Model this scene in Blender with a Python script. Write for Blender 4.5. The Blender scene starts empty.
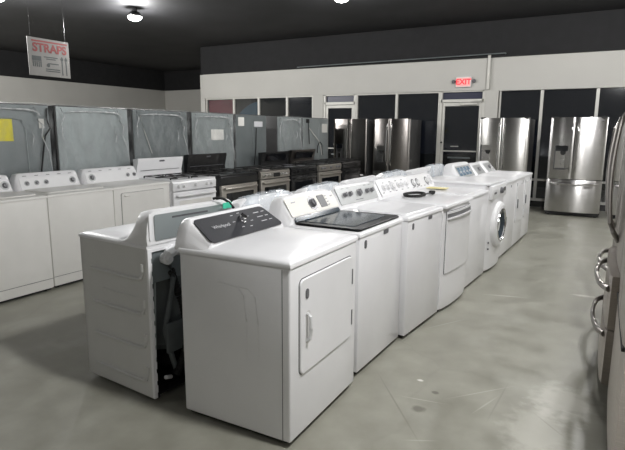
import bpy, bmesh, math, random
from mathutils import Vector, Matrix
random.seed(7)
PI = math.pi
scn = bpy.context.scene
col = scn.collection

# ------------------------------------------------------------------ materials
def new_mat(name):
    m = bpy.data.materials.new(name); m.use_nodes = True
    nt = m.node_tree
    return m, nt, nt.nodes['Principled BSDF']

def noise(nt, scale, detail=3, coords='Object', sc=(1, 1, 1)):
    tc = nt.nodes.new('ShaderNodeTexCoord'); mp = nt.nodes.new('ShaderNodeMapping')
    mp.inputs['Scale'].default_value = sc
    n = nt.nodes.new('ShaderNodeTexNoise'); n.inputs['Scale'].default_value = scale
    n.inputs['Detail'].default_value = detail
    nt.links.new(tc.outputs[coords], mp.inputs[0]); nt.links.new(mp.outputs[0], n.inputs['Vector'])
    return n

def ramp(nt, src, stops):
    r = nt.nodes.new('ShaderNodeValToRGB')
    while len(r.color_ramp.elements) < len(stops): r.color_ramp.elements.new(0.5)
    for e, (p, c) in zip(r.color_ramp.elements, stops):
        e.position = p; e.color = (*c, 1)
    nt.links.new(src, r.inputs[0])
    return r

def bump(nt, b, src, strength=.2, dist=.01):
    bp = nt.nodes.new('ShaderNodeBump'); bp.inputs['Strength'].default_value = strength
    bp.inputs['Distance'].default_value = dist
    nt.links.new(src, bp.inputs['Height']); nt.links.new(bp.outputs[0], b.inputs['Normal'])

def simple(name, c, rough=.4, metal=0, var=.06, nscale=6, coat=0, bmp=0, sc=(1, 1, 1), spec=.5):
    m, nt, b = new_mat(name)
    n = noise(nt, nscale, 3, 'Object', sc)
    lo = tuple(max(0, x * (1 - var)) for x in c); hi = tuple(min(1, x * (1 + var)) for x in c)
    r = ramp(nt, n.outputs['Fac'], [(.3, lo), (.7, hi)])
    nt.links.new(r.outputs[0], b.inputs['Base Color'])
    b.inputs['Roughness'].default_value = rough; b.inputs['Metallic'].default_value = metal
    b.inputs['Coat Weight'].default_value = coat
    b.inputs['Specular IOR Level'].default_value = spec
    if bmp: bump(nt, b, n.outputs['Fac'], bmp, .004)
    return m

def emit(name, c, s):
    m, nt, b = new_mat(name)
    b.inputs['Base Color'].default_value = (*c, 1)
    b.inputs['Emission Color'].default_value = (*c, 1); b.inputs['Emission Strength'].default_value = s
    return m

M = {}
M['white'] = simple('white_enamel', (.80, .80, .815), .28, coat=.25, var=.015, spec=.5)
M['cream'] = simple('aged_white_enamel', (.74, .73, .70), .35, coat=.15, var=.02)
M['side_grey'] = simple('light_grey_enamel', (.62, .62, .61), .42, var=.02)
M['white_plastic'] = simple('white_plastic', (.78, .78, .79), .4, var=.02)
M['beige_panel'] = simple('pale_beige_panel', (.66, .64, .59), .4, var=.03)
M['silver_panel'] = simple('silver_panel', (.42, .43, .43), .38, .35, var=.05)
M['dark_panel'] = simple('charcoal_panel', (.028, .029, .034), .4, var=.1)
M['black'] = simple('black_enamel', (.012, .012, .013), .25, coat=.3, var=.2)
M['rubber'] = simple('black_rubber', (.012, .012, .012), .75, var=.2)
M['black_glass'] = simple('black_glass', (.006, .007, .009), .08, coat=.6, var=.1)
M['lid_glass'] = simple('tinted_lid_glass', (.035, .05, .065), .12, var=.2, spec=.35)
M['lid_frame'] = simple('black_lid_frame', (.008, .008, .009), .4, var=.2, spec=.15)
M['chrome'] = simple('chrome', (.75, .75, .75), .15, 1, var=.03)
M['knob_grey'] = simple('grey_knob_plastic', (.2, .2, .21), .35, .3, var=.1)
M['print'] = simple('printed_grey', (.12, .12, .13), .5, var=.2)
M['print_light'] = simple('printed_light_grey', (.6, .6, .62), .5, var=.1)
M['galv'] = simple('galvanised_steel', (.38, .42, .425), .38, .55, var=.10, nscale=2.2, bmp=.1)
M['galv_dark'] = simple('dull_galvanised_steel', (.20, .225, .23), .42, .5, var=.15, nscale=2.0, bmp=.1)
M['tub'] = simple('grey_tub_plastic', (.12, .135, .14), .5, var=.2, nscale=5)
M['iron'] = simple('cast_iron', (.02, .02, .02), .6, var=.3)
M['yellow'] = simple('yellow_label', (.75, .66, .03), .6, var=.08)
M['paper'] = simple('white_paper', (.75, .74, .70), .7, var=.04)
M['manual'] = simple('pale_yellow_paper', (.78, .70, .36), .7, var=.05)
M['green_tag'] = simple('green_tag', (.05, .55, .35), .5, var=.1)
M['blue_display'] = simple('blue_grey_display', (.16, .24, .32), .2, var=.25, nscale=20)
M['wall'] = simple('painted_wall', (.50, .49, .46), .75, var=.03, nscale=1.5, bmp=.05)
M['ceiling'] = simple('black_painted_ceiling', (.017, .017, .019), .7, var=.35, nscale=1.1, bmp=.2)
M['bulkhead'] = simple('black_bulkhead_paint', (.010, .010, .011), .85, var=.2)
M['frame'] = simple('aluminium_frame', (.58, .57, .53), .45, .1, var=.05)
M['sign_white'] = simple('sign_board_white', (.22, .215, .205), .6, var=.04)
M['sign_red'] = simple('sign_red', (.25, .035, .035), .6, var=.08)
M['sign_dark'] = simple('sign_dark_ink', (.06, .07, .07), .6, var=.1)
M['navy'] = simple('navy_transom_film', (.006, .008, .035), .35, var=.1, nscale=1)
M['poster_blue'] = simple('blue_awning_fabric', (.22, .50, .75), .6, var=.15, nscale=2)
M['poster_red'] = simple('red_awning_fabric', (.75, .07, .16), .6, var=.2, nscale=2)
M['asphalt'] = simple('asphalt', (.03, .03, .03), .9, var=.3, nscale=20)
M['exit_white'] = emit('exit_sign_face', (.70, .36, .34), .28)
M['exit_red'] = emit('exit_letters', (.9, .015, .03), .75)
M['lamp_glow'] = emit('lamp_glow', (1, .98, .95), 22)

def stainless(name, c, rough=.28):
    m, nt, b = new_mat(name)
    n = noise(nt, 3, 2, 'Object', (1, .6, 60))
    r = ramp(nt, n.outputs['Fac'], [(.3, tuple(x * .86 for x in c)), (.7, c)])
    nt.links.new(r.outputs[0], b.inputs['Base Color'])
    b.inputs['Metallic'].default_value = 1; b.inputs['Roughness'].default_value = rough
    b.inputs['Anisotropic'].default_value = .95
    vt = nt.nodes.new('ShaderNodeVectorTransform'); vt.vector_type = 'VECTOR'; vt.convert_from = 'OBJECT'; vt.convert_to = 'WORLD'
    vt.inputs[0].default_value = (0, 0, 1); nt.links.new(vt.outputs[0], b.inputs['Tangent'])
    n2 = noise(nt, 2.0, 2, 'Object', (1, 1.5, .35))
    bump(nt, b, n2.outputs['Fac'], .12, .02)
    return m
M['steel'] = stainless('brushed_stainless', (.56, .55, .53))
M['steel_bright'] = stainless('bright_stainless', (.60, .59, .58), .27)
M['steel_dark'] = stainless('dark_stainless', (.30, .28, .265), .32)
M['handle_dark'] = stainless('dark_steel_handle', (.27, .255, .24), .3)
M['steel_warm'] = stainless('warm_stainless', (.50, .46, .42), .4)
M['fridge_side'] = simple('dark_grey_fridge_side', (.075, .075, .075), .45, .2, var=.1)
M['gasket'] = simple('dark_gasket', (.01, .01, .01), .7, var=.1)

def glassy(name, tint, rough, mixf, scale=9):
    m, nt, b = new_mat(name)
    out = nt.nodes['Material Output']
    b.inputs['Base Color'].default_value = (*tint, 1); b.inputs['Roughness'].default_value = rough
    b.inputs['Specular IOR Level'].default_value = .8; b.inputs['Coat Weight'].default_value = 1
    b.inputs['Coat Roughness'].default_value = .08
    tr = nt.nodes.new('ShaderNodeBsdfTransparent'); mx = nt.nodes.new('ShaderNodeMixShader')
    n = noise(nt, scale, 4, 'Object', (1, 1, .45))
    r = ramp(nt, n.outputs['Fac'], [(.35, (mixf[0],) * 3), (.72, (mixf[1],) * 3)])
    nt.links.new(r.outputs[0], mx.inputs[0]); nt.links.new(tr.outputs[0], mx.inputs[1])
    nt.links.new(b.outputs[0], mx.inputs[2]); nt.links.new(mx.outputs[0], out.inputs[0])
    bump(nt, b, n.outputs['Fac'], .6, .03)
    return m
M['wrap'] = glassy('clear_plastic_wrap', (.5, .53, .54), .15, (.02, .34))
M['wrap_blue'] = glassy('bluish_plastic_wrap', (.72, .80, .87), .3, (.12, .5), 6)
M['wrap_streak'] = glassy('pale_fold_streak', (.8, .82, .83), .2, (.25, .75), 14)  # whiter film for the painted bright streaks along the wrap's folds
M['window_glass'] = glassy('window_glass', (.01, .012, .014), .05, (.45, .5), .4)

M['range_steel'] = simple('satin_range_steel', (.36, .335, .30), .38, .6, var=.08, nscale=3, sc=(1, 1, 12))
def floor_mat():
    m, nt, b = new_mat('polished_concrete')
    n1 = noise(nt, .55, 6); n2 = noise(nt, 4.5, 6); n3 = noise(nt, 45, 2)
    mx = nt.nodes.new('ShaderNodeMix'); mx.data_type = 'FLOAT'; mx.inputs[0].default_value = .58
    nt.links.new(n1.outputs['Fac'], mx.inputs[2]); nt.links.new(n2.outputs['Fac'], mx.inputs[3])
    r = ramp(nt, mx.outputs[0], [(.32, (.205, .201, .165)), (.46, (.25, .246, .205)), (.57, (.288, .284, .240)), (.68, (.335, .331, .284))])
    # hairline cracks and pale scuffs
    vor = nt.nodes.new('ShaderNodeTexVoronoi'); vor.feature = 'DISTANCE_TO_EDGE'; vor.inputs['Scale'].default_value = .45
    nv = noise(nt, 3, 4)
    tc = nt.nodes.new('ShaderNodeTexCoord'); va = nt.nodes.new('ShaderNodeVectorMath'); va.operation = 'MULTIPLY_ADD'
    va.inputs[1].default_value = (.35, .35, .35)
    nt.links.new(nv.outputs['Color'], va.inputs[0]); nt.links.new(tc.outputs['Object'], va.inputs[2])
    nt.links.new(va.outputs[0], vor.inputs['Vector'])
    cr = ramp(nt, vor.outputs[0], [(0, (.55, .55, .55)), (.012, (1, 1, 1))])
    mul = nt.nodes.new('ShaderNodeMix'); mul.data_type = 'RGBA'; mul.blend_type = 'MULTIPLY'; mul.inputs[0].default_value = .12
    nt.links.new(r.outputs[0], mul.inputs[6]); nt.links.new(cr.outputs[0], mul.inputs[7])
    n4 = noise(nt, 2.3, 6, 'Object', (1, .55, 1))
    sc = ramp(nt, n4.outputs['Fac'], [(.52, (0, 0, 0)), (.80, (1, 1, 1))])
    ad = nt.nodes.new('ShaderNodeMix'); ad.data_type = 'RGBA'; ad.blend_type = 'MIX'
    sf = nt.nodes.new('ShaderNodeMath'); sf.operation = 'MULTIPLY'; sf.inputs[1].default_value = .3
    nt.links.new(sc.outputs[0], sf.inputs[0]); nt.links.new(sf.outputs[0], ad.inputs[0])
    nt.links.new(mul.outputs[2], ad.inputs[6]); ad.inputs[7].default_value = (.55, .55, .51, 1)
    last = ad.outputs[2]
    geo = nt.nodes.new('ShaderNodeNewGeometry')
    def spot(last, p, r, colr, sy=1, f=.8):
        # a stain or scuff with its own ragged outline
        sb = nt.nodes.new('ShaderNodeVectorMath'); sb.operation = 'SUBTRACT'; sb.inputs[1].default_value = p
        nt.links.new(tc.outputs['Object'], sb.inputs[0])
        sm = nt.nodes.new('ShaderNodeVectorMath'); sm.operation = 'MULTIPLY'; sm.inputs[1].default_value = (1, sy, 0)
        nt.links.new(sb.outputs[0], sm.inputs[0])
        nn = noise(nt, 14, 4)
        ln = nt.nodes.new('ShaderNodeVectorMath'); ln.operation = 'LENGTH'; nt.links.new(sm.outputs[0], ln.inputs[0])
        am = nt.nodes.new('ShaderNodeMath'); am.operation = 'MULTIPLY_ADD'; am.inputs[1].default_value = -1.6 * r; am.inputs[2].default_value = .8 * r
        nt.links.new(nn.outputs['Fac'], am.inputs[0])
        su = nt.nodes.new('ShaderNodeMath'); su.operation = 'ADD'; nt.links.new(ln.outputs['Value'], su.inputs[0]); nt.links.new(am.outputs[0], su.inputs[1])
        rg = ramp(nt, su.outputs[0], [(r * .6, (f, f, f)), (r * 1.2, (0, 0, 0))])
        mm = nt.nodes.new('ShaderNodeMix'); mm.data_type = 'RGBA'
        nt.links.new(rg.outputs[0], mm.inputs[0]); nt.links.new(last, mm.inputs[6]); mm.inputs[7].default_value = (*colr, 1)
        return mm.outputs[2]
    for p, r_, c_, sy, f_ in (((.421, .665, 0), .035, (.10, .095, .075), 1, .7), ((.451, .894, 0), .02, (.09, .085, .07), 1.3, .7), ((1.12, 1.14, 0), .16, (.52, .51, .46), .7, .5), ((1.02, .75, 0), .15, (.50, .49, .44), .5, .4), ((1.15, 3.4, 0), .10, (.62, .61, .56), 3, .6), ((.33, 1.0, 0), .02, (.75, .74, .7), 1.5, .8)):
        last = spot(last, p, r_, c_, sy, f_)
    def streak(last, x, y, hl, ang, hw, colr, f):
        hw *= .6; f *= .6
        # a straight scratch or crack
        ca, sa = math.cos(ang), math.sin(ang)
        sb = nt.nodes.new('ShaderNodeVectorMath'); sb.operation = 'SUBTRACT'; sb.inputs[1].default_value = (x, y, 0)
        nt.links.new(tc.outputs['Object'], sb.inputs[0])
        cb = nt.nodes.new('ShaderNodeCombineXYZ')
        for i, ax in enumerate(((ca / hl, sa / hl, 0), (-sa / hw, ca / hw, 0))):
            dt = nt.nodes.new('ShaderNodeVectorMath'); dt.operation = 'DOT_PRODUCT'; dt.inputs[1].default_value = ax
            nt.links.new(sb.outputs[0], dt.inputs[0]); nt.links.new(dt.outputs['Value'], cb.inputs[i])
        ln = nt.nodes.new('ShaderNodeVectorMath'); ln.operation = 'LENGTH'; nt.links.new(cb.outputs[0], ln.inputs[0])
        rg = ramp(nt, ln.outputs['Value'], [(.3, (f, f, f)), (1, (0, 0, 0))])
        mm = nt.nodes.new('ShaderNodeMix'); mm.data_type = 'RGBA'
        nt.links.new(rg.outputs[0], mm.inputs[0]); nt.links.new(last, mm.inputs[6]); mm.inputs[7].default_value = (*colr, 1)
        return mm.outputs[2]
    for args in [(0.296, 0.66, 0.455, -0.921, 0.012, (0.13, 0.125, 0.1), 0.8), (0.503, 3.029, 0.22, 0.243, 0.035, (0.56, 0.55, 0.5), 0.8), (1.158, 1.032, 0.077, -0.223, 0.012, (0.56, 0.55, 0.5), 0.45), (0.688, 1.03, 0.28, 0.84, 0.012, (0.56, 0.55, 0.5), 0.45), (0.738, 0.896, 0.163, 1.246, 0.012, (0.56, 0.55, 0.5), 0.45), (1.07, 0.844, 0.155, -0.824, 0.012, (0.13, 0.125, 0.1), 0.45), (0.522, 0.378, 0.099, 0.468, 0.012, (0.56, 0.55, 0.5), 0.45), (0.794, 0.98, 0.299, 1.512, 0.012, (0.13, 0.125, 0.1), 0.45), (0.213, 2.039, 0.269, 1.028, 0.012, (0.56, 0.55, 0.5), 0.45), (0.41, 0.773, 0.156, 0.141, 0.012, (0.56, 0.55, 0.5), 0.45)]:
        last = streak(last, *args)
    nt.links.new(last, b.inputs['Base Color'])
    rr = ramp(nt, n2.outputs['Fac'], [(.3, (.30,) * 3), (.7, (.50,) * 3)])
    nt.links.new(rr.outputs[0], b.inputs['Roughness'])
    bump(nt, b, n3.outputs['Fac'], .06, .003)
    return m
M['floor'] = floor_mat()

# ------------------------------------------------------------------ mesh helper
class MB:
    def __init__(s): s.bm = bmesh.new()
    def _merge(s, t):
        me = bpy.data.meshes.new('tmp'); t.to_mesh(me); t.free()
        s.bm.from_mesh(me); bpy.data.meshes.remove(me)
    def box(s, x0, x1, y0, y1, z0, z1, bev=0, seg=2, mat=None):
        t = bmesh.new(); bmesh.ops.create_cube(t, size=1)
        for v in t.verts:
            v.co = Vector(((x0 + x1) / 2 + v.co.x * (x1 - x0), (y0 + y1) / 2 + v.co.y * (y1 - y0), (z0 + z1) / 2 + v.co.z * (z1 - z0)))
        if bev: bmesh.ops.bevel(t, geom=t.edges[:], offset=bev, segments=seg, affect='EDGES', profile=.5)
        if mat is not None: bmesh.ops.transform(t, matrix=mat, verts=t.verts)
        s._merge(t); return s
    def rings(s, rings, cap=True, closed=True):
        """rings: list of equal-length point loops"""
        bm = s.bm; vs = [[bm.verts.new(p) for p in r] for r in rings]; n = len(rings[0])
        for a, b in zip(vs, vs[1:]):
            for i in range(n if closed else n - 1):
                j = (i + 1) % n
                try: bm.faces.new((a[i], a[j], b[j], b[i]))
                except ValueError: pass
        if cap:
            for r in (vs[0][::-1], vs[-1]):
                try: bm.faces.new(r)
                except ValueError: pass
        return s
    def cyl(s, p0, p1, r0, r1=None, n=20, cap=True):
        r1 = r0 if r1 is None else r1
        p0 = Vector(p0); p1 = Vector(p1); d = (p1 - p0).normalized()
        a = d.orthogonal().normalized(); b = d.cross(a)
        ring = lambda c, r: [c + (a * math.cos(2 * PI * i / n) + b * math.sin(2 * PI * i / n)) * r for i in range(n)]
        return s.rings([ring(p0, r0), ring(p1, r1)], cap)
    def lathe(s, o, ax, prof, n=32, cap=True):
        o = Vector(o); d = Vector(ax).normalized(); a = d.orthogonal().normalized(); b = d.cross(a)
        return s.rings([[o + d * h + (a * math.cos(2 * PI * i / n) + b * math.sin(2 * PI * i / n)) * r for i in range(n)] for h, r in prof], cap)
    def tube(s, pts, r, n=8, flat=1.0, up=None, closed=False):
        P = [Vector(p) for p in pts]; rs = []
        for i, p in enumerate(P):
            if closed: d = (P[(i + 1) % len(P)] - P[i - 1])
            else: d = (P[min(i + 1, len(P) - 1)] - P[max(i - 1, 0)])
            d.normalize()
            u = Vector(up) if up else Vector((0, 0, 1))
            if abs(d.dot(u)) > .95: u = Vector((0, 1, 0)) if abs(d.y) < .9 else Vector((1, 0, 0))
            a = d.cross(u).normalized(); b = a.cross(d)
            rr = r[i] if isinstance(r, (list, tuple)) else r
            rs.append([p + a * math.cos(2 * PI * k / n) * rr + b * math.sin(2 * PI * k / n) * rr * flat for k in range(n)])
        if closed: rs.append(rs[0])
        return s.rings(rs, not closed)
    def slab(s, o, u, v, pts, th, inset=0):
        """pts: outline in (u,v); extruded along n = u x v by th"""
        o = Vector(o); u = Vector(u).normalized(); v = Vector(v).normalized(); n = u.cross(v)
        f = lambda h, k: [o + u * (cx + (a - cx) * k) + v * (cy + (b - cy) * k) + n * h for a, b in pts]
        cx = sum(p[0] for p in pts) / len(pts); cy = sum(p[1] for p in pts) / len(pts)
        if inset: return s.rings([f(0, 1), f(th * .6, 1), f(th, 1 - inset)])
        return s.rings([f(0, 1), f(th, 1)])
    def build(s, name, mat, parent=None, smooth=30, label=None):
        bmesh.ops.recalc_face_normals(s.bm, faces=s.bm.faces[:])
        me = bpy.data.meshes.new(name); s.bm.to_mesh(me); s.bm.free()
        o = bpy.data.objects.new(name, me); col.objects.link(o)
        me.materials.append(M[mat] if isinstance(mat, str) else mat)
        if smooth:
            for p in me.polygons: p.use_smooth = True
            me.set_sharp_from_angle(angle=math.radians(smooth))
        if parent: o.parent = parent
        if label: o['label'] = label
        return o

def rrect(w, h, r, n=5, x0=0, y0=0):
    pts = []
    for cx, cy, a in ((w - r, r, -PI / 2), (w - r, h - r, 0), (r, h - r, PI / 2), (r, r, PI)):
        for i in range(n + 1):
            t = a + PI / 2 * i / n
            pts.append((x0 + cx + r * math.cos(t), y0 + cy + r * math.sin(t)))
    return pts

def tag(o, label=None, cat=None, group=None, kind=None):
    if label: o['label'] = label
    if cat: o['category'] = cat
    if group: o['group'] = group
    if kind: o['kind'] = kind
    return o

def empty(name, loc=(0, 0, 0), rz=0):
    o = bpy.data.objects.new(name, None); col.objects.link(o)
    o.empty_display_size = .1
    o.location = loc; o.rotation_euler = (0, 0, rz); return o

def kids(o): return [c for c in bpy.data.objects if c.parent == o]
def copy_tree(o, parent=None):
    c = o.copy(); col.objects.link(c)
    if parent: c.parent = parent
    for ch in kids(o): copy_tree(ch, c)
    return c

def text(body, size, mat, parent, o, u, v, th=.001, name='lettering', align='CENTER', bold=0):
    cu = bpy.data.curves.new('t', 'FONT'); cu.body = body; cu.size = size; cu.extrude = th; cu.align_x = align
    cu.align_y = 'CENTER'; cu.offset = bold
    ob = bpy.data.objects.new('t', cu); col.objects.link(ob)
    dg = bpy.context.evaluated_depsgraph_get(); dg.update()
    me = bpy.data.meshes.new_from_object(ob.evaluated_get(dg))
    bpy.data.objects.remove(ob)
    u = Vector(u).normalized(); v = Vector(v).normalized(); n = u.cross(v)
    mt = Matrix((u, v, n)).transposed().to_4x4(); mt.translation = Vector(o)
    me.transform(mt); me.materials.clear(); me.materials.append(M[mat])
    r = bpy.data.objects.new(name, me); col.objects.link(r); r.parent = parent
    return r

# ------------------------------------------------------------------ laundry machines
# local frame: front at x=0 facing +X, depth towards -X, width along +Y from 0 to w
def feet(root, w, d, z=.03):
    for x, y in ((-.06, .06), (-.06, w - .06), (-d + .06, .06), (-d + .06, w - .06)):
        MB().cyl((x, y, 0), (x, y, z), .022, .018, 12).build('foot', 'rubber', root)

def cabinet(root, w, d, h, mat='white', sidemat=None, ridges=None, bow=0):
    m = MB().box(-d, 0 if not bow else -.03, 0, w, .028, h, .008, 2)
    if bow:
        # front panel bowed outwards in plan, curving back at its lower edge
        R = []
        for i in range(13):
            z = .028 + (h - .032) * i / 12
            R.append([(-.035, .004, z)] + [(-.012 + bow * (1 - (2 * t / 12 - 1) ** 2) ** .6 - .012 * (1 if i in (0, 12) else 0), .004 + (w - .008) * t / 12, z) for t in range(13)] + [(-.035, w - .004, z)])
        m.rings(R)
    if ridges:
        for pts in ridges: m.tube(pts, .0045, 6)
    o = m.build('cabinet', mat, root)
    # black block drawing the shaded toe gap under the cabinet
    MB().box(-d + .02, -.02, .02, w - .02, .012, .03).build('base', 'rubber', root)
    return o

def worktop(root, w, d, h, th=.035, mat='white', over=.006, crown=.012, holes=None):
    R = []
    xs = [-d - .002, -d + .002] + [-d + (d + over) * t for t in (.12, .3, .5, .7, .86, .94)] + [over - .012, over - .004, over]
    n = len(xs)
    rows = []
    ys = [-.004, 0, .012, .05, .14] + [w * t for t in (.35, .5, .65)] + [w - .14, w - .05, w - .012, w, w + .004]
    def zt(x, y):
        a = min(1, max(0, (y + .004) / .05)); b = min(1, max(0, (w + .004 - y) / .05)); c = min(1, max(0, (over - x) / .05))
        e = lambda t: (1 - (1 - t) ** 2) ** .5
        return h + th * .45 + (th * .55) * min(e(a), e(b), e(c)) + crown * math.sin(PI * min(1, max(0, y / w))) * min(1, (over - x) / .2)
    m = MB(); bm = m.bm
    grid = [[bm.verts.new((x, y, zt(x, y))) for y in ys] for x in xs]
    bot = [[bm.verts.new((x, y, h)) for y in ys] for x in xs]
    for g in (grid, bot):
        for i in range(n - 1):
            for j in range(len(ys) - 1): bm.faces.new((g[i][j], g[i + 1][j], g[i + 1][j + 1], g[i][j + 1]))
    for i in range(n - 1):
        for j in (0, len(ys) - 1): bm.faces.new((grid[i][j], grid[i + 1][j], bot[i + 1][j], bot[i][j]))
    for j in range(len(ys) - 1):
        for i in (0, n - 1): bm.faces.new((grid[i][j], grid[i][j + 1], bot[i][j + 1], bot[i][j]))
    o = m.build('worktop', mat, root, 50)
    MB().box(-d + .004, -.004, .004, w - .004, h - .004, h + .003).build('seam', 'print', root)
    return o

class Console:
    """slanted control console at the back: profile in x-z lofted along y with rounded shoulders"""
    def __init__(s, root, w, d, h, xf=.52, zf=.03, xt=.62, zt=.155, mat='white', inset=.0, shoulder=.05, name='console', back=.03):
        s.xf, s.zf, s.xt, s.zt, s.h, s.w = -d + xf, h + zf, -d + xt, h + zt, h, w
        # xf,xt given as distance from the back
        z0 = h + .012
        prof = [(-d - back, z0), (s.xf + .03, z0), (s.xf + .008, z0 + .012), (s.xf, s.zf), (s.xt, s.zt), (s.xt - .006, s.zt + .010), (s.xt - .02, s.zt + .015), (-d - back + .02, s.zt + .008), (-d - back, s.zt - .02)]
        st = [(inset, .10), (inset + .010, .34), (inset + .022, .64), (inset + .034, .86), (inset + .045, .96), (inset + .055 + shoulder, 1)]
        full = st + [(w - y, k) for y, k in st[::-1]]
        R = []
        for y, k in full:
            R.append([(-d - back + (x + d + back) * (.93 + .07 * k), y, z0 + (z - z0) * k) for x, z in prof])
        m = MB(); m.rings(R)
        s.obj = m.build(name, mat, root, 40)
        s.root = root
        s.v = Vector((s.xt - s.xf, 0, s.zt - s.zf)); s.len = s.v.length; s.v.normalize()
        s.u = Vector((0, 1, 0)); s.n = s.u.cross(s.v)
        if s.n.x < 0: s.n = -s.n
    def pt(s, y, t, lift=0):
        return Vector((s.xf, y, s.zf)) + s.v * (s.len * t) + s.n * lift
    def panel(s, y0, y1, t0, t1, mat, r=.02, th=.004, name='control_panel', skew=0, lift=0, parent=None):
        L = s.len * (t1 - t0)
        pts = rrect(y1 - y0, L, min(r, L * .45), 5)
        pts = [(a + (-skew if a < (y1 - y0) / 2 else skew) * (1 - b / L), b) for a, b in pts]
        o = s.pt(y0, t0, lift)
        return MB().slab(o, s.u, s.v, pts, th, .0).build(name, mat, parent or s.root, 30)
    def knob(s, y, t, r=.022, hgt=.022, mat='knob_grey', parent=None, base=.004, ring=None):
        o = s.pt(y, t, base)
        k = MB().lathe(o, s.n, [(0, r * 1.12), (hgt * .25, r * 1.1), (hgt * .3, r * .9), (hgt * .9, r * .82), (hgt, r * .7)], 20)
        # pointer bar across the knob
        b = s.v * r * .8; e = s.n * hgt
        k.tube([o + e - b, o + e + b], r * .22, 6)
        kk = k.build('knob', mat, parent or s.root)
        if ring: MB().lathe(o, s.n, [(0, r * 1.7), (.0015, r * 1.7)], 24).build('knob_scale', ring, kk)
        return kk
    def button(s, y, t, a=.01, b=.006, mat='print', th=.004, name='button', base=.004):
        return MB().slab(s.pt(y, t, base) - s.u * a / 2 - s.v * b / 2, s.u, s.v, rrect(a, b, min(a, b) * .3, 2), th).build(name, mat, s.root)

def badge(root, y, z, r=.028, x=0.0):
    o = MB()
    # upright oval maker's badge
    o.slab((x, y - r * .62, z - r), (0, 1, 0), (0, 0, 1), rrect(r * 1.24, r * 2, r * .6, 6), .003)
    b = o.build('badge', 'print', root)
    MB().slab((x + .003, y - r * .35, z - r * .7), (0, 1, 0), (0, 0, 1), rrect(r * .7, r * 1.4, r * .3, 4), .001).build('badge_mark', 'knob_grey', b)

GM = 'white laundry machines of the centre row facing the aisle'
# ---- M1 near dryer
def near_dryer():
    w, d, h = .737, .66, .895
    r = empty('clothes_dryer', (0, 0, 0)); tag(r, 'nearest white clothes dryer with charcoal control panel and long vertical door handle', 'clothes dryer', GM)
    rid = []
    for k, s_ in ((0, 0), (1, .085)):
        rid.append([(-.42 + s_ * 1.1, .0, .775 - s_ * .1), (-.30 + s_ * .8, .0, .765), (-.262 + s_ * .8, .0, .73), (-.245 + s_ * .8, .0, .6), (-.235 + s_ * .75, .0, .38)])
    m = MB().box(-d, 0, 0, w, .028, h, .01, 3)
    for p in rid: m.tube([(a, .0035, c) for a, b, c in p], .005, 8)
    m.build('cabinet', 'white', r)
    MB().box(-d + .02, -.02, .02, w - .02, .012, .03).build('base', 'rubber', r)  # black block filling the gap below, its shade put into colour
    MB().box(-.043, -.040, -.0015, .01, .03, h - .01).build('side_seam', 'print', r)
    feet(r, w, d)
    worktop(r, w, d, h, .038, crown=.018)
    c = Console(r, w, d, h, xf=.185, zf=.065, xt=.045, zt=.158, shoulder=.02)
    c.panel(.05, w - .07, -.06, 1.0, 'dark_panel', .03, .005, skew=.022)
    k = c.knob(w * .53, .55, .026, .03, 'chrome', base=.006)
    text('Whirlpool', .034, 'print_light', r, c.pt(.20, .50, .0065), c.u, c.v, .0004)
    for i in range(7):
        a = PI * (.1 + .3 * i)
        c.button(w * .53 + .075 * math.cos(a), .55 + .36 * math.sin(a), .022, .004, 'print_light', .0008, 'printed_mark', .0052)
    for i in range(3): c.button(w * .76, .30 + i * .22, .055, .005, 'print_light', .0008, 'printed_mark', .0052)
    for i in range(3): c.button(w * .85, .30 + i * .22, .03, .005, 'print_light', .0008, 'printed_mark', .0052)
    # door: recessed outline and raised panel
    y0, y1, z0, z1 = .078, .672, .34, .825
    MB().slab((.0, y0, z0), (0, 1, 0), (0, 0, 1), rrect(y1 - y0, z1 - z0, .035, 6), .0012).build('door_gap', 'print', r)
    dr = MB().slab((.0005, y0 + .005, z0 + .005), (0, 1, 0), (0, 0, 1), rrect(y1 - y0 - .010, z1 - z0 - .010, .032, 6), .010, .012).build('door', 'white', r)
    # handle: tall scoop with a raised grip
    MB().slab((.0095, .128, .49), (0, 1, 0), (0, 0, 1), rrect(.046, .165, .018, 5), .0014).build('handle_recess', 'side_grey', dr)
    MB().tube([(.012, .142, .505), (.030, .142, .52), (.034, .142, .57), (.030, .142, .63), (.012, .142, .645)], .0105, 10, .9).build('handle', 'white_plastic', dr)
    badge(dr, .142, .743, .025, .0102)
    for z in (.46, .70): MB().box(.002, .014, y1 - .016, y1 - .004, z - .045, z + .045, .002, 1).build('hinge', 'knob_grey', dr)
near_dryer()

def washer_lid(root, w, d, h, x0, x1, mat='white', glass=None, th=.036, inset=.05, crown=.0):
    z = h + th - .004 + crown
    L = x1 - x0
    o = MB().slab((x0, inset, z), (1, 0, 0), (0, 1, 0), rrect(L, w - 2 * inset, .03, 5), .012, .02).build('lid', mat, root)
    if glass:
        MB().slab((x0 + .02, inset + .07, z + .0125), (1, 0, 0), (0, 1, 0), rrect(L - .09, w - 2 * inset - .14, .04, 6), .003).build('lid_window', glass, o)
    return o

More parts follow.
